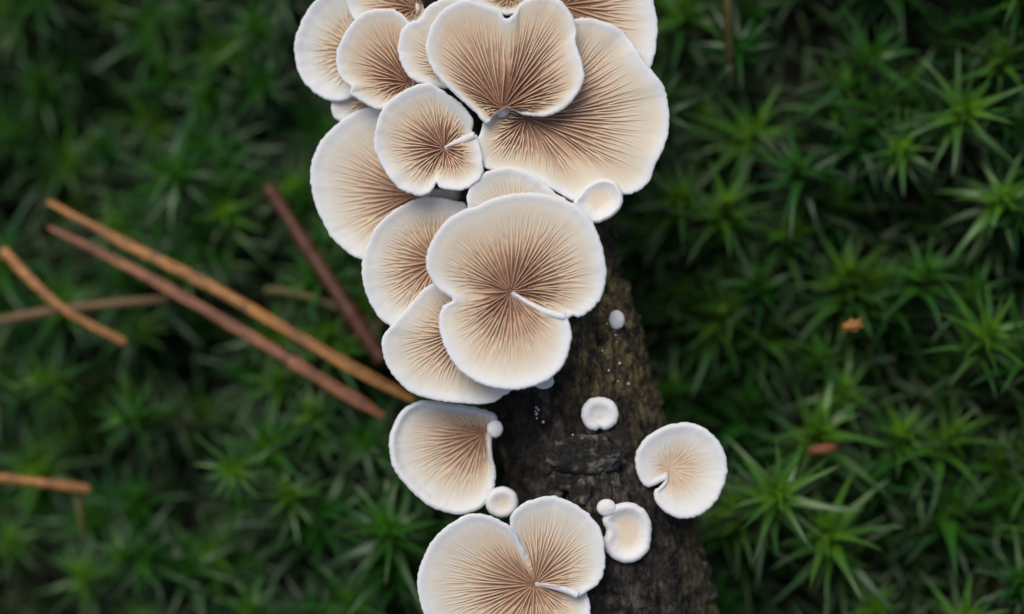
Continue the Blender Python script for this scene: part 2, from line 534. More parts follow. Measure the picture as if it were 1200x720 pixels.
    if not closed:
        for e in (0, NS - 1):       # rolled bead along the two free edges
            rp = np.r_[0.03, 0.1, 0.2, 0.3, 0.4, 0.5, 0.6, 0.7, 0.8, 0.9, 0.97, 1.0]
            p, h, d, Li = P(np.full(len(rp), float(e)), rp)
            pt = world(p, h)
            q0 = len(vlist)
            for i_, c0 in enumerate(pt):
                tg = Vector(pt[min(i_ + 1, len(pt) - 1)] - pt[max(i_ - 1, 0)]).normalized()
                a_ = tg.orthogonal().normalized(); b_ = tg.cross(a_)
                rad = (3.0 + 1.6 * min(1, rp[i_] * 1.6)) * k
                for j in range(10):
                    t_ = 2 * math.pi * j / 10
                    vlist.append(tuple(Vector(c0) + (a_ * math.cos(t_) + b_ * math.sin(t_)) * rad - (RC @ Vector((0, 0, 2.0 * k)))))
                    rl.append(0.97)
            for i_ in range(len(pt) - 1):
                for j in range(10):
                    j2 = (j + 1) % 10
                    faces.append((q0 + i_ * 10 + j, q0 + i_ * 10 + j2, q0 + (i_ + 1) * 10 + j2, q0 + (i_ + 1) * 10 + j))
            faces.append(tuple(q0 + j for j in range(10)))
            faces.append(tuple(q0 + (len(pt) - 1) * 10 + j for j in range(9, -1, -1)))
    root = empty('mushroom', base)
    tag(root, label, 'mushroom', 'pale mushrooms on the branch')
    cap = obj('cap', mesh_from('cap', vlist, faces, True, {'rr': rl}), M_CAP, root)
    cap['brown'] = float(brown)
    # gills -------------------------------------------------------
    if gills:
        ng = max(8, int(L / spacing / 8) * 8)
        gv, gf, grr = [], [], []
        st = np.linspace(0, 1, 13)
        gr_ = random.Random(seed)
        Bn = np.vstack([B, B[:1]]) if closed else B
        seg_l = np.hypot(*np.diff(Bn, axis=0).T)
        angs = np.unwrap(np.arctan2(Bn[:, 1] - O[1], Bn[:, 0] - O[0]))
        dens = seg_l / seg_l.sum() * 0.5 + np.abs(np.diff(angs)) / np.abs(np.diff(angs)).sum() * 0.5
        cum = np.r_[0, np.cumsum(dens)]
        cum /= cum[-1]
        for g in range(ng):
            i0 = float(np.interp((g + 0.5 + gr_.uniform(-0.18, 0.18)) / ng, cum, np.arange(len(cum))))
            if g % 8 == 0: r0 = 0.05
            elif g % 4 == 0: r0 = 0.12
            elif g % 2 == 0: r0 = 0.27
            else: r0 = 0.50
            r0 += gr_.uniform(-0.02, 0.10) if g % 8 else gr_.uniform(-.015, .03)
            Li = Ln[int(i0) % NS]
            r1 = min(1 - (margin * gr_.uniform(0.6, 1.0)) / Li, gend + gr_.uniform(0.34, 0.60))
            if r1 - r0 < 0.12 or Li < 12: continue
            r = r0 + (r1 - r0) * st
            wob = np.array([noise.noise(Vector((x * 4, g * 0.6, seed))) for x in r]) * 4.0 * np.minimum(1, r * 1.5) * (NS / L)
            # lamellulae lean in towards the gill they fork from
            fork = 0.0
            if g % 2: fork = gr_.choice((-1, 1)) * 0.4 * spacing * NS / L
            elif g % 4: fork = gr_.choice((-1, 1)) * 0.6 * spacing * NS / L
            off = wob + fork * (1 - st) ** 2.5
            p, h, d, Lx = P(i0 + off, r)
            p2, h2, _, _ = P(i0 + off + 0.5, r)
            sd_ = p2 - p
            sd_ /= np.maximum(np.hypot(sd_[:, 0], sd_[:, 1]), 1e-6)[:, None]
            hgt = gh * gr_.uniform(0.8, 1.1) * (0.03 + 0.97 / (1 + np.exp((r - gend) * 10))) * np.clip((1 - st) * 2, 0, 1) * np.clip(st * 5 + (0.5 if g % 8 == 0 else 0.12), 0, 1) + 0.60 * (1 - st) - 0.35 * st
            hgt = hgt * np.clip(0.45 + r * 1.4, 0, 1)
            loc_sp = spacing * np.clip(r, 0.12, 1) * (8 if False else 1)
            tb = np.clip(1.15 * np.ones_like(r), 0, 0.36 * np.maximum(loc_sp * 1.6, 1.6))
            tc = tb * 0.62
            q0 = len(gv)
            a = world(p - sd_ * tb[:, None], h - 1.0); b = world(p - sd_ * tc[:, None], h + hgt)
            c = world(p + sd_ * tc[:, None], h + hgt); e = world(p + sd_ * tb[:, None], h - 1.0)
            for i_ in range(len(r)):
                gv += [a[i_], b[i_], c[i_], e[i_]]
                e_ = radial(d[i_:i_ + 1], Lx[i_:i_ + 1], r[i_:i_ + 1])[0]
                lo_ = max(rfloor, e_ - 0.22 * max(0.0, 1 - e_ * 1.3)); grr += [lo_, e_, e_, lo_]
            for i_ in range(len(r) - 1):
                z = q0 + i_ * 4
                for j in range(3):
                    gf.append((z + j, z + j + 1, z + j + 5, z + j + 4))
            gf.append((q0 + 3, q0 + 2, q0 + 1, q0)); z = q0 + (len(r) - 1) * 4
            gf.append((z, z + 1, z + 2, z + 3))
        if gv:
            go = obj('gills', mesh_from('gills', [tuple(x) for x in gv], gf, False, {'rr': grr}), M_GILL, root)
            go['brown'] = float(brown)
            go['kind'] = 'stuff'
    # stalk: white stub from behind the cap to the bark --------------
    if attach is None:
        au = axis_u(O[1])
        du = np.clip(O[0] - au, -BR * 0.85, BR * 0.85)
        attach = (au + du, O[1])
    au = axis_u(attach[1])
    wsurf = math.sqrt(max(0, BR ** 2 - (attach[0] - au) ** 2)) - 12
    p1 = px(attach[0], attach[1], wsurf) - base
    p0 = RC @ Vector((0, 0, -th * 1.0 * k))
    ax = (p1 - p0)
    nst = 7
    a_ = ax.normalized().orthogonal().normalized(); b_ = ax.normalized().cross(a_)
    sv, sf = [], []
    for i in range(nst):
        t_ = i / (nst - 1)
        rad = stalk_r * k * (1.0 - 0.35 * math.sin(t_ * math.pi)) * (1 + 0.25 * t_)
        for j in range(16):
            q = 2 * math.pi * j / 16
            f = rad * (1 + 0.15 * noise.noise(Vector((math.cos(q) * 2, math.sin(q) * 2, t_ * 3 + seed))))
            sv.append(tuple(p0 + ax * t_ + (a_ * math.cos(q) + b_ * math.sin(q)) * f))
    for i in range(nst - 1):
        for j in range(16):
            j2 = (j + 1) % 16
            sf.append((i * 16 + j, i * 16 + j2, (i + 1) * 16 + j2, (i + 1) * 16 + j))
    sf.append(tuple(range(15, -1, -1))); sf.append(tuple((nst - 1) * 16 + j for j in range(16)))
    obj('stalk', mesh_from('stalk', sv, sf), M_WHITE, root)
    return root

def ell(cx, cy, rx, ry, n=12, rot=0):
    return [(cx + rx * math.cos(a) * math.cos(rot) - ry * math.sin(a) * math.sin(rot),
             cy + rx * math.cos(a) * math.sin(rot) + ry * math.sin(a) * math.cos(rot)) for a in (2 * math.pi * i / n for i in range(n))]

def c1(*p): return [(330 + x / 2.5, y / 2.5) for x, y in p]          # crop coordinates used while tracing
def c3(*p): return [(420 + x / 2.25, 400 + y / 2.25) for x, y in p]

# upper cluster
mushroom('upper white-edged cap half hidden behind its brown-gilled neighbour, outermost of the cluster',
         [(386, -8), (366, 8), (352, 32), (346, 56), (350, 84), (364, 105), (384, 118), (402, 119), (424, 108), (440, 86), (446, 50), (436, 10), (412, -10)],
         (428, 62), 62, dish=14, tilt=(0.05, 0), brown=0.15, margin=20, seed=2, attach=(480, 62))
mushroom('small pale cap peeping out below two overlapping brown-gilled caps',
         [(402, 92), (392, 108), (389, 124), (392, 138), (408, 146), (428, 145), (444, 132), (446, 110), (430, 95)],
         (436, 120), 58, dish=8, brown=0.0, margin=16, seed=3, attach=(487, 120))
mushroom('cap with dark converging gills half covered by the rounded dense brown-gilled cap',
         [(407, -2), (410, 14), (422, 30), (450, 38), (480, 36), (500, 20), (508, -10), (498, -44), (470, -62), (436, -54), (414, -30)],
         (488, 10), 78, dish=12, brown=0.9, margin=11, seed=4, spacing=4.9, attach=(510, 10))
mushroom('rounded cap with dense dark brown gills fanning from its inner edge, beside the scalloped cap',
         [(482, 30), (466, 15), (446, 13), (425, 19), (408, 37), (396, 62), (396, 82), (403, 97), (413, 104), (411, 112), (428, 122), (446, 130), (460, 122), (480, 114), (496, 104), (502, 84), (496, 54)],
         (480, 97), 92, dish=15, brown=0.95, rs_=0.85, margin=11, seed=5, attach=(520, 97), bend=0.35)
mushroom('narrow folded cap squeezed between the scalloped cap and the dense brown-gilled one',
         [(515, 2), (500, 11), (494, 22), (476, 31), (467, 50), (468, 68), (476, 86), (488, 97), (508, 102), (530, 104), (552, 96), (562, 70), (566, 30), (548, 4), (530, -2)],
         (540, 84), 108, dish=10, brown=0.7, margin=9, seed=6)
mushroom('sliver of a cap showing behind the notch of the scalloped cap',
         [(556, 2), (572, 14), (596, 18), (620, 12), (634, -6), (628, -40), (600, -58), (570, -52), (552, -30)],
         (596, -2), 112, dish=8, brown=0.6, margin=8, seed=7)
mushroom('tall cap with brown gills rising behind the largest fan-shaped cap',
         [(640, -20), (652, -50), (690, -66), (732, -52), (758, -22), (766, 4), (770, 26), (769, 50), (763, 78), (745, 96), (716, 98), (686, 82), (656, 50), (640, 14)],
         (658, 6), 92, dish=13, brown=0.75, margin=14, seed=8, attach=(610, 6), tilt=(-0.08, 0))
mushroom('largest fan-shaped cap with peach gills and scalloped rim beneath the notched cap',
         c1((600, 495), (580, 462), (573, 420), (584, 385), (598, 342), (634, 286), (705, 225), (790, 150), (830, 80), (870, 58), (930, 64), (985, 85), (1022, 122), (1058, 180), (1088, 215), (1120, 260), (1134, 330), (1130, 400), (1112, 448), (1092, 490), (1077, 530), (1048, 560), (1012, 573), (985, 570), (955, 560), (920, 565), (880, 588), (850, 590), (800, 562), (750, 535), (700, 520), (640, 508)),
         (616, 138), 116, dish=16, brown=0.78, margin=10, seed=9, tilt=(-0.04, 0), wave=6, spacing=5.2, gh=7, gend=0.56, rs_=0.92, rfloor=0.12, bend=0.42)
mushroom('notched heart-shaped cap with dark brown gills, foremost of the upper cluster',
         c1((600, 362), (572, 335), (545, 310), (490, 262), (450, 220), (425, 162), (428, 110), (455, 55), (500, 20), (545, 5), (592, 20), (635, 32), (655, 60), (682, 46), (702, 14), (750, -4), (802, 0), (845, 42), (862, 90), (861, 132), (880, 195), (882, 245), (850, 300), (810, 330), (760, 343), (705, 336), (665, 318), (628, 334)),
         (588, 128), 133, dish=17, brown=0.98, margin=10, seed=10, wave=5, spacing=5.0, gh=7.5, gend=0.64, rs_=0.84, bend=0.2, th=5)
mushroom('round cap split by a curled white lip beside its gill centre',
         [(330 + x / 2.5, y / 2.5) for x, y in ((572, 398), (584, 440), (590, 510), (560, 545), (520, 561), (480, 556), (463, 552), (455, 536), (447, 552), (430, 569), (400, 575), (340, 550), (295, 488), (272, 430), (280, 370), (300, 320), (345, 278), (395, 255), (440, 250), (490, 280), (525, 305), (560, 350), (558, 384), (572, 404), (574, 424))],
         (521, 174), 120, closed=False, dish=13, brown=0.9, margin=10, seed=11, lift=([0, 0.1, 0.3, 0.85, 1], [6, 4, 0, 0, -8]), spacing=4.8, gh=6.5, wave=4)
mushroom('large pale cap with long brown gills jutting over the moss under the split round cap',
         [(446, 128), (420, 131), (394, 148), (374, 172), (365, 200), (368, 232), (380, 262), (396, 286), (422, 304), (446, 304), (470, 292), (494, 270), (504, 236), (500, 190), (484, 150), (466, 132)],
         (490, 228), 66, dish=15, brown=0.55, margin=14, seed=12, attach=(540, 228), bend=0.3, spacing=5.0, tilt=(0.04, 0))
# middle cluster
mushroom('cream cap with bare pale margin tucked under the central spiral cap',
         [(548, 244), (533, 236), (510, 232), (487, 235), (463, 247), (443, 265), (431, 287), (425, 310), (428, 337), (437, 360), (450, 377), (466, 384), (490, 378), (516, 362), (536, 330), (548, 290)],
         (512, 306), 88, dish=13, brown=0.6, margin=16, seed=13, attach=(550, 306), spacing=4.9)
mushroom('half dome of a cap showing between the fan-shaped cap and the central spiral cap',
         [(548, 242), (550, 223), (563, 207), (583, 198), (603, 197), (620, 203), (637, 215), (650, 227), (664, 238), (660, 270), (630, 290), (590, 292), (560, 272)],
         (602, 268), 122, dish=10, brown=0.2, margin=10, seed=14)
mushroom('little cup-shaped mushroom tucked against the lower rim of the largest cap',
         [(728, 226), (729, 238), (722, 250), (710, 258), (696, 262), (684, 254), (672, 240), (680, 226), (693, 214), (710, 210), (722, 215)],
         (699, 231), 134, dish=11, th=9, brown=0.0, margin=10, rfloor=0.52, gills=False, seed=15, wave=1, attach=(660, 240), cup=3, stalk_r=8)
mushroom('central spiral cap with a white lip curling from its gill centre',
         [(664, 371), (669, 392), (663, 420), (648, 440), (625, 452), (600, 456), (572, 452), (547, 440), (530, 422), (519, 400), (515, 378), (519, 360), (531, 352), (515, 340), (503, 323), (500, 303), (508, 280), (523, 260), (543, 247), (558, 243), (573, 235), (600, 228), (627, 227), (653, 232), (677, 243), (693, 260), (702, 280), (708, 303), (710, 323), (705, 347), (693, 363), (680, 371), (669, 371), (662, 380), (648, 388)],
         (598, 342), 146, closed=False, dish=14, brown=0.85, margin=11, seed=16, lift=([0, 0.12, 0.35, 0.8, 1], [10, 8, 0, 0, -9]), wave=4, spacing=5.0, gh=7.5, th=5, bend=0.42)
mushroom('greyish cream cap with brown gills showing from under the central spiral cap',
         [(501, 336), (480, 358), (463, 378), (450, 393), (449, 410), (454, 428), (469, 449), (487, 462), (518, 470), (549, 473), (573, 472), (590, 464), (604, 450), (606, 420), (590, 380), (560, 345), (526, 330)],
         (548, 385), 112, dish=11, brown=0.5, margin=10, seed=17, attach=(590, 395), spacing=5.0)
mushroom('scrap of white cap peeping from under the rim of the central spiral cap',
         ell(637, 447, 12, 9, 8), (637, 445), 112, dish=4, gills=False, brown=0, margin=12, seed=18, wave=0.5, stalk_r=5)
# lower ones
mushroom('half-round cap with flat folded top edge growing from the side of the bark',
         [(582, 488), (564, 479), (531, 473), (495, 469), (473, 480), (460, 502), (457, 522), (462, 547), (478, 569), (500, 589), (527, 600), (549, 600), (567, 591), (578, 573), (581, 553), (577, 535), (576, 516), (580, 500)],
         (566, 508), 66, dish=13, brown=0.55, margin=13, seed=19, attach=(585, 508), stalk_r=6, spacing=4.8, rim=5, bend=0.3)
mushroom('bead-sized white button on the corner of the flat-topped cap',
         ell(580, 503, 9, 10, 8), (580, 503), 92, dish=-1.2, th=11, gills=False, brown=0, margin=20, rim=0, wave=0.3, seed=20, attach=(582, 505), stalk_r=3)
mushroom('small white knob with a cream dimple above the two-lobed cap',
         ell(588, 589, 19, 18, 10), (590, 592), 80, dish=3, th=12, gills=False, brown=0.0, margin=7, rfloor=0.58, rim=2, wave=0.6, seed=21, attach=(632, 606), stalk_r=5, cup=3)
mushroom('large two-lobed cap with a deep slit and peach gills, lowest on the branch',
         [(678, 697), (698, 684), (707, 667), (708, 649), (704, 622), (691, 602), (669, 587), (647, 580), (624, 584), (607, 593), (597, 608), (603, 626), (612, 644), (617, 656), (613, 640), (600, 618), (584, 607), (571, 602), (553, 600), (536, 607), (516, 622), (500, 644), (491, 671), (491, 693), (498, 718), (520, 745), (560, 765), (610, 772), (655, 760), (685, 740), (692, 720), (690, 704), (686, 690), (680, 676)],
         (626, 685), 108, closed=False, dish=15, brown=0.55, margin=11, seed=22, lift=([0, 0.16, 0.34, 0.40, 0.8, 1], [8, 5, -1, 6, 0, -8]), wave=4, spacing=5.0, gh=6.5, bend=0.35, th=5)
mushroom('round white cap with side notch and faint peach gills leaning over the moss',
         [(756, 570), (747, 556), (744, 538), (749, 522), (762, 508), (780, 499), (802, 495), (824, 501), (842, 518), (850, 537), (851, 553), (844, 576), (833, 593), (816, 604), (798, 607), (780, 600), (769, 589), (766, 577), (774, 569), (780, 562), (770, 567)],
         (784, 549), 88, dish=11, th=7, brown=0.1, rfloor=0.34, margin=22, seed=23, wave=2, attach=(755, 556), gh=1.5, gend=0.35, spacing=5.8, bend=0.3, cup=1.6)
mushroom('small white cup with a cream hollow on the bark beside the two-lobed cap',
         [(763, 626), (760, 643), (749, 655), (735, 659), (720, 655), (710, 645), (707, 634), (711, 622), (706, 610), (713, 597), (726, 590), (741, 590), (755, 598), (762, 611)], (738, 622), 102, dish=8, th=12, gills=False, brown=0.0, margin=8.5, rfloor=0.46, rim=2, wave=1, seed=24, cup=3, stalk_r=9)
mushroom('pea-like white nub touching the small white cup',
         ell(711, 596, 11, 10, 8), (711, 596), 114, dish=-1.2, th=11, gills=False, brown=0, margin=20, rim=0, wave=0.4, seed=25, stalk_r=5)
mushroom('small white button with a pinched notch above the knot on bare bark',
         [(703, 502), (698, 505), (688, 501), (682, 490), (683, 478), (690, 469), (702, 466), (715, 469), (723, 478), (724, 491), (718, 500), (709, 504)],
         (703, 491), 100, dish=4, th=12, gills=False, brown=0.0, margin=24, rim=2, wave=0.8, seed=26, stalk_r=7)
mushroom('tiny white pinhead on the dark edge of bare bark under the central cap',
         ell(723, 375, 9, 11, 8), (723, 375), 78, dish=-1.2, th=11, gills=False, brown=0, margin=20, rim=0, wave=0.3, seed=27, attach=(718, 375), stalk_r=5)

# white specks of mould on the bark
def specks():
    vs_, fs = [], []
    r_ = random.Random(5)
    spots = [(723, 375, 45), (730, 395, 30), (700, 360, 30), (755, 440, 30), (815, 640, 40), (700, 560, 60), (820, 690, 30), (610, 470, 40), (735, 580, 40)]
    for (u0, v0, sp) in spots:
        for _ in range(16):
            u, v = r_.gauss(u0, sp * 0.5), r_.gauss(v0, sp * 0.6)
            off = (u - axis_u(v)) / BR
            if abs(off) > 0.97: continue
            w = math.sqrt(1 - off * off) * BR + 1.5
            s = r_.uniform(0.5, 1.0) ** 2 * 2.2 * PS
            c = px(u, v, w)
            q = len(vs_)
            for d in ((1, 0, 0), (-1, 0, 0), (0, 1, 0), (0, -1, 0), (0, 0, 1), (0, 0, -1)):
                vs_.append(tuple(c + Vector(d) * s * r_.uniform(0.7, 1.3)))
            for a, b in ((0, 2), (2, 1), (1, 3), (3, 0)):
                fs.append((q + a, q + b, q + 4)); fs.append((q + b, q + a, q + 5))
    o = obj('mould_specks', mesh_from('mould_specks', vs_, fs), M_WHITE)
    tag(o, 'scattered white specks of mould on the bare bark', 'specks', kind='stuff')
specks()

# ------------------------------------------------------------------ needles and stalks
def tube(name, pts, r0, r1, mat, label, cat, group=None, seg=10, n=40, groove=0.0, flat=1.0, bumps=0.0, seed=1, taper=False):
    C = []
    P3 = [px(*p) for p in pts]
    Pn = np.array([tuple(p) for p in P3])
    t = np.linspace(0, len(Pn) - 1, n)
    for x in t:
        i = min(int(x), len(Pn) - 2); f = x - i
        p0 = Pn[max(i - 1, 0)]; p1 = Pn[i]; p2 = Pn[i + 1]; p3 = Pn[min(i + 2, len(Pn) - 1)]
        C.append(0.5 * ((2 * p1) + (-p0 + p2) * f + (2 * p0 - 5 * p1 + 4 * p2 - p3) * f * f + (-p0 + 3 * p1 - 3 * p2 + p3) * f ** 3))
    C = [Vector(c) for c in C]
    base = C[-1].copy()
    up = RC @ Vector((0, 0, 1))
    vs_, fs, ta, ca = [], [], [], []
    for i, c in enumerate(C):
        tg = (C[min(i + 1, n - 1)] - C[max(i - 1, 0)]).normalized()
        a = tg.cross(up).normalized(); b = a.cross(tg)
        f = i / (n - 1)
        rad = (r0 + (r1 - r0) * f) * PS * (1 + bumps * noise.noise(Vector((f * 14, seed, 0))))
        if taper: rad *= (0.5 + 0.5 * min(1, f * 4)) * (0.45 + 0.55 * min(1, (1 - f) * 7))
        if i == 0 or i == n - 1: rad *= 0.6
        ta += [f] * seg
        for j in range(seg):
            th = 2 * math.pi * j / seg
            ca.append(abs(th / math.pi - 1))
            g = 1 - groove * max(0, math.sin(th)) ** 6
            vs_.append(tuple(c + (a * math.cos(th) + b * math.sin(th) * flat * g) * rad - base))
    for i in range(n - 1):
        for j in range(seg):
            j2 = (j + 1) % seg
            fs.append((i * seg + j, i * seg + j2, (i + 1) * seg + j2, (i + 1) * seg + j))
    fs.append(tuple(range(seg - 1, -1, -1))); fs.append(tuple((n - 1) * seg + j for j in range(seg)))
    o = obj(name, mesh_from(name, vs_, fs, True, {'t': ta, 'c': ca}), mat)
    o.location = base
    tag(o, label, cat, group)
    return o
G = 'dead pine needles lying on the moss'
tube('pine_needle', [(55, 236, -150), (150, 287, -142), (215, 319, -136), (280, 354, -128), (400, 424, -120), (486, 470, -118)], 6.8, 7.2, M_NEEDLE, 'bright orange dead pine needle, upper of the long crossing pair', 'pine needle', G, groove=0.6, flat=0.75, bumps=0.2, seed=1, seg=12, n=70, taper=True)
tube('pine_needle', [(56, 266, -158), (160, 318, -145), (290, 392, -128), (380, 447, -120), (450, 488, -116)], 6.2, 8.2, M_RUST, 'reddish rust dead pine needle, lower of the long pair', 'pine needle', G, groove=0.6, flat=0.75, bumps=0.2, seed=2, seg=12, n=70, taper=True)
tube('pine_needle', [(2, 292, -165), (40, 332, -155), (80, 366, -150), (148, 402, -150)], 7, 4.5, M_NEEDLE, 'short orange broken needle lying across a straw stem', 'pine needle', G, groove=0.3, flat=0.7, bumps=0.15, seed=3, seg=12)
tube('straw_stem', [(-60, 390, -190), (10, 374, -185), (80, 362, -182), (200, 350, -185)], 7, 6, M_STRAW, 'dull straw-coloured stem under the short orange needle', 'straw', bumps=0.15, seed=4)
tube('twig', [(314, 218, -172), (360, 290, -165), (410, 365, -152), (450, 425, -145)], 8, 11, M_TWIG, 'thick reddish brown twig running under the overhanging caps', 'twig', bumps=0.25, seed=5)
tube('straw_stem', [(-40, 555, -150), (0, 560, -150), (50, 566, -148), (106, 574, -150)], 6, 6, M_NEEDLE, 'short tan straw lying alone on dark moss away from the crossing needles', 'straw', bumps=0.2, seed=6)
tube('grass_stalk', [(310, 340, -190), (350, 345, -185), (400, 362, -180), (450, 385, -180)], 6, 5, M_OLIVE, 'olive grass stalk crossing behind the reddish twig', 'stalk', bumps=0.1, seed=7)
tube('grass_stalk', [(852, -40, -60), (853, 10, -64), (855, 72, -100)], 7, 5, M_OLIVE, 'upright olive stalk among the moss beyond the tall brown-gilled cap', 'stalk', bumps=0.1, seed=8)
tube('grass_stalk', [(90, 575, -170), (94, 600, -165), (97, 630, -170)], 5, 4, M_OLIVE, 'short yellowish stalk standing below the tan straw', 'stalk', bumps=0.1, seed=9)
def flake(u, v, w, a, b, c, rot, seed, mat, label):
    me, loc = lump(Vector((0, 0, 0)), a, b, c, 1.1, seed, 22, 14)
    o = obj('bark_flake', me, mat)
    o.location = px(u, v, w)
    o.rotation_euler = (0.2, 0.15, rot)
    tag(o, label, 'flake', 'orange crumbs of bark in the moss')
flake(1000, 382, -12, 11, 7, 4, 0.2, 41, M_NEEDLE, 'orange crumb of bark caught high on the moss tips')
flake(966, 526, -80, 19, 6, 4, 0.22, 42, M_RUST, 'rust-brown flake lying deep between moss shoots near the leaning white cap')

# ------------------------------------------------------------------ moss
NST = 6
def leaf_template(curl, fold):
    """unit-length leaf along +Z, blade normal towards +X, bending away towards -X ... +X by curl"""
    v, t = [], []
    for i in range(NST):
        f = i / (NST - 1)
        wd = 0.046 * (1 - f) ** 0.7 * (1 + 1.0 * math.exp(-((f - 0.22) / 0.2) ** 2)) + (0.003 if i < NST - 1 else 0.001)
        a = curl * f
        x = (1 - math.cos(a)) / curl if abs(curl) > 1e-3 else 0
        z = math.sin(a) / curl if abs(curl) > 1e-3 else f
        nx, nz = math.cos(a), -math.sin(a)
        for s in (-1, 0, 1):
            lift = fold * wd * abs(s)
            v.append((x - nx * lift, s * wd, z - nz * lift)); t.append(f)
    fc = []
    for i in range(NST - 1):
        for j in range(2):
            fc.append((i * 3 + j, i * 3 + j + 1, i * 3 + j + 4, i * 3 + j + 3))
    return np.array(v), fc, t
TEMPL = [leaf_template(c, f) for c, f in ((0.25, 0.35), (0.5, 0.45), (0.8, 0.4), (1.1, 0.5), (-0.25, 0.4), (0.65, 0.2))]
LEAF_ME = []
for k_, (v_, f_, t_) in enumerate(TEMPL):
    me_ = mesh_from('moss_leaf', v_, f_, True, {'t': t_})
    me_.materials.append(M_LEAF)
    LEAF_ME.append(me_)

def leaf_matrix(pos, axis_q, az, el, ln, wid, roll=0.0):
    """leaf leaving the stem at azimuth az, angle el from the stem axis"""
    m = axis_q.to_matrix().to_4x4()
    L = Matrix.Rotation(az, 4, 'Z') @ Matrix.Rotation(el, 4, 'Y') @ Matrix.Rotation(roll, 4, 'Z')
    S = Matrix.Diagonal((ln, ln * wid, ln, 1))
    return Matrix.Translation(pos) @ m @ L @ S

def spread(r_, n, hgt, lean, big=1.0):
    """leaf placements of a shoot's star: yields (pos along axis from tip, az, el, length, width)"""
    a0 = r_.uniform(0, 6.28)
    out = []
    for i in range(n):
        f = i / (n - 1)
        az = a0 + i * 2.39996 + r_.uniform(-0.2, 0.2)
        el = R(16 + 62 * f ** 0.8 + r_.uniform(-15, 15))
        ln = (0.0042 + 0.0050 * min(1, f * 1.7)) * big * r_.uniform(0.7, 1.2)
        out.append((-0.0055 * f * big, az, el, ln, r_.uniform(0.85, 1.25)))
    return out
def lower(r_, n, reach, big=1.0):
    a0 = r_.uniform(0, 6.28)
    out = []
    for i in range(n):
        f = i / n
        out.append((-0.005 - reach * f, a0 + i * 2.39996 + r_.uniform(-0.4, 0.4), R(58 + 30 * f + r_.uniform(-16, 16)), 0.0090 * big * r_.uniform(0.75, 1.15), r_.uniform(0.8, 1.15)))
    return out

axis_dir2 = (RC @ Vector((AXD.x, -AXD.y, 0))).normalized()
axis_pt = px(axis_u(360), 360, 0)
def branch_gap(p):
    d = p - axis_pt
    return (d - axis_dir2 * d.dot(axis_dir2)).length - BR * PS

def make_joined(name, placements, mat):
    V, FC, TT = [], [], []
    n0 = 0
    for (k, M) in placements:
        v, f, t = TEMPL[k]
        Mn = np.array(M)
        V.append(v @ Mn[:3, :3].T + Mn[:3, 3])
        FC += [tuple(i + n0 for i in q) for q in f]
        TT += t
        n0 += len(v)
    me = mesh_from(name, np.concatenate(V), FC, True, {'t': TT})
    me.materials.append(mat)
    return me

def stem_mesh(a, b, r):
    ax = b - a
    x = ax.normalized().orthogonal().normalized(); y = ax.normalized().cross(x)
    vs_, fs = [], []
    for i in range(4):
        f = i / 3
        for j in range(6):
            t = 2 * math.pi * j / 6
            vs_.append(tuple(a + ax * f + (x * math.cos(t) + y * math.sin(t)) * r * (1.1 - 0.5 * f)))
    for i in range(3):
        for j in range(6):
            j2 = (j + 1) % 6
            fs.append((i * 6 + j, i * 6 + j2, (i + 1) * 6 + j2, (i + 1) * 6 + j))
    fs.append(tuple(range(5, -1, -1))); fs.append(tuple(18 + j for j in range(6)))
    return mesh_from('stem', vs_, fs)

MARKS = [('beside the short orange broken needle', (60, 350, 110, 390, 20, 300)),
         ('beside the long pair of crossing needles', (120, 270, 220, 330, 320, 390, 410, 440)),
         ('beside the reddish brown twig', (330, 240, 380, 320)),
         ('next to the short tan straw', (40, 570, 100, 575)),
         ('well above the crossing needles', (60, 60, 180, 60, 100, 130, 200, 150)),
         ('under the outermost pale caps', (340, 60, 350, 180, 310, 120)),
         ('between the tan straw and the half-round cap', (260, 560, 360, 540, 420, 560)),
         ('beside the two-lobed cap', (460, 660, 440, 700, 430, 620)),
         ('in the dark moss below the tan straw', (60, 680, 180, 680, 300, 680)),
         ('beside the upright olive stalk', (855, 40, 860, 100, 810, 60)),
         ('beside the orange bark crumb', (1000, 382, 1050, 380)),
         ('beside the rust-brown flake', (965, 526,)),
         ('next to the leaning white cap', (860, 550, 880, 600, 860, 480)),
         ('against the mossy foot of the bare bark', (860, 690, 840, 640)),
         ('against the bare bark under the fan-shaped cap', (770, 300, 790, 400)),
         ('beside the rim of the largest fan-shaped cap', (820, 160, 820, 220)),
         ('in the open moss beyond the olive stalk', (960, 40, 1080, 40, 1180, 60, 980, 140)),
         ('in the open moss between stalk and bark crumb', (920, 250, 1040, 260, 1160, 240)),
         ('in the open moss past the bark crumb', (1150, 400, 1180, 480, 1120, 460)),
         ('in the open moss below the rust-brown flake', (980, 640, 1080, 640, 1180, 660))]

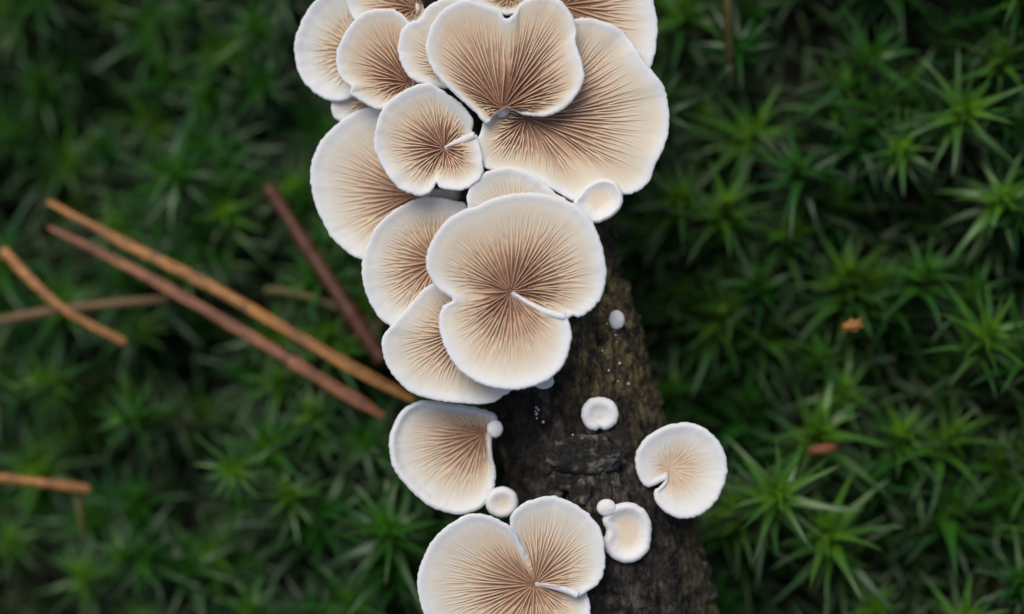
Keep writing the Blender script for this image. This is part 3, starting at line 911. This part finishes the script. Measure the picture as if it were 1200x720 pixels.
def build_moss():
    r_ = random.Random(21)
    carpet_hi, carpet_lo = [], []
    sp = 0.0080
    nx, ny = int(0.40 / sp), int(0.34 / sp)
    cnt = 0
    for iy in range(ny):
        for ix in range(nx):
            x = -0.20 + (ix + 0.5 * (iy % 2)) * sp + r_.uniform(-0.4, 0.4) * sp
            y = -0.16 + iy * sp + r_.uniform(-0.4, 0.4) * sp
            gz = ground_z(x, y)
            base = Vector((x, y, gz - 0.001))
            hgt = r_.uniform(0.020, 0.038)
            left = x < axis_pt.x
            lean_y = r_.gauss(0.70 if not left else 0.18, 0.32)
            lean_x = r_.gauss(0.08 if not left else -0.05, 0.30)
            q_axis = Vector((lean_x, lean_y, 1)).normalized()
            gp = branch_gap(Vector((x, y, axis_pt.z + (y - axis_pt.y) * axis_dir2.z / axis_dir2.y)))
            hgt *= 0.5 + 0.5 * max(0.0, min(1.0, gp / (0.026 if left else 0.012)))
            tip = base + q_axis * hgt
            for _ in range(8):
                if branch_gap(tip) > 0.0040 and branch_gap(base.lerp(tip, 0.6)) > 0.003: break
                hgt *= 0.82
                tip = base + q_axis * hgt
            if branch_gap(tip) < 0.003 or hgt < 0.006: continue
            u, v, w = to_px(tip)
            # keep the needles lying free on top: shorten shoots right under them
            q = Quaternion((0, 0, 1), 0) if False else Vector((0, 0, 1)).rotation_difference(q_axis)
            big = r_.uniform(0.78, 1.4)
            inframe = -30 < u < 1230 and -30 < v < 750
            hidden = (abs(u - axis_u(v) + 10) < 75)
            nt = r_.randint(20, 27)
            top = spread(r_, nt, hgt, 0, big)
            low = lower(r_, 26, min(0.022, hgt * 0.75), big)
            if inframe and not hidden:
                cnt += 1
                root = empty('moss_shoot', base)
                tone, g, yl = r_.choice((('dark green', 0.66, 0.75), ('mid green', 1.0, 1.0), ('bright yellowish', 1.4, 1.45)))
                size = 'small' if big < 0.95 else ('large' if big > 1.2 else 'middling')
                near = min(MARKS, key=lambda m: min((m[1][i] - u) ** 2 + (m[1][i + 1] - v) ** 2 for i in range(0, len(m[1]), 2)))
                lab = f'{size} {tone} moss star {near[0]}'
                tag(root, lab, 'moss', lab.replace('moss star', 'moss stars'))
                for i, (dz, az, el, ln, wd) in enumerate(top):
                    f = i / (nt - 1)
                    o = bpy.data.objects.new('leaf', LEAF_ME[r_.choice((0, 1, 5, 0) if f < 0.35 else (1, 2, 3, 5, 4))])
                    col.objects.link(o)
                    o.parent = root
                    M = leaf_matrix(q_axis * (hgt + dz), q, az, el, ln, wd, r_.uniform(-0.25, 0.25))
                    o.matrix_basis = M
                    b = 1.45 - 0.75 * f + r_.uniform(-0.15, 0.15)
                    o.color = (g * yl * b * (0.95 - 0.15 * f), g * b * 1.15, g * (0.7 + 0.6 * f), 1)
                pl = [(r_.choice((1, 2, 3, 4)), leaf_matrix(q_axis * (hgt + dz), q, az, el, ln, wd, r_.uniform(-0.4, 0.4))) for dz, az, el, ln, wd in low]
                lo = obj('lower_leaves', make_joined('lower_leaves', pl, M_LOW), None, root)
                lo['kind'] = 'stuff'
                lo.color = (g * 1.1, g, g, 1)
                obj('stem', stem_mesh(Vector((0, 0, -0.001)), q_axis * (hgt - 0.001), 0.00028), M_STEM, root)
            else:
                for dz, az, el, ln, wd in top[:18]:
                    carpet_hi.append((r_.choice((1, 2, 5)), leaf_matrix(base + q_axis * (hgt + dz), q, az, el, ln, wd)))
                for dz, az, el, ln, wd in low[:14]:
                    carpet_lo.append((r_.choice((2, 3)), leaf_matrix(base + q_axis * (hgt + dz), q, az, el, ln, wd)))
    # understorey: old leaves low down everywhere, coloured darker to deepen the gap shade
    for _ in range(6500):
        x, y = r_.uniform(-0.13, 0.13), r_.uniform(-0.10, 0.11)
        p = Vector((x, y, ground_z(x, y) + r_.uniform(0.001, 0.012)))
        if branch_gap(p) < 0.003: continue
        carpet_lo.append((r_.choice((1, 2, 3)), leaf_matrix(p, Quaternion(), r_.uniform(0, 6.28), R(r_.uniform(20, 95)), r_.uniform(0.005, 0.008), 1.0)))
    o = obj('moss_carpet', make_joined('moss_carpet', carpet_hi, M_LEAF)); tag(o, 'outer carpet of green moss spreading around the star-leaved shoots', 'moss', kind='stuff')
    o = obj('moss_undergrowth', make_joined('moss_undergrowth', carpet_lo, M_LOW)); tag(o, 'dark old moss leaves below the shoots, gap shade painted into their colour', 'moss', kind='stuff')
    print('moss shoots', cnt)
build_moss()
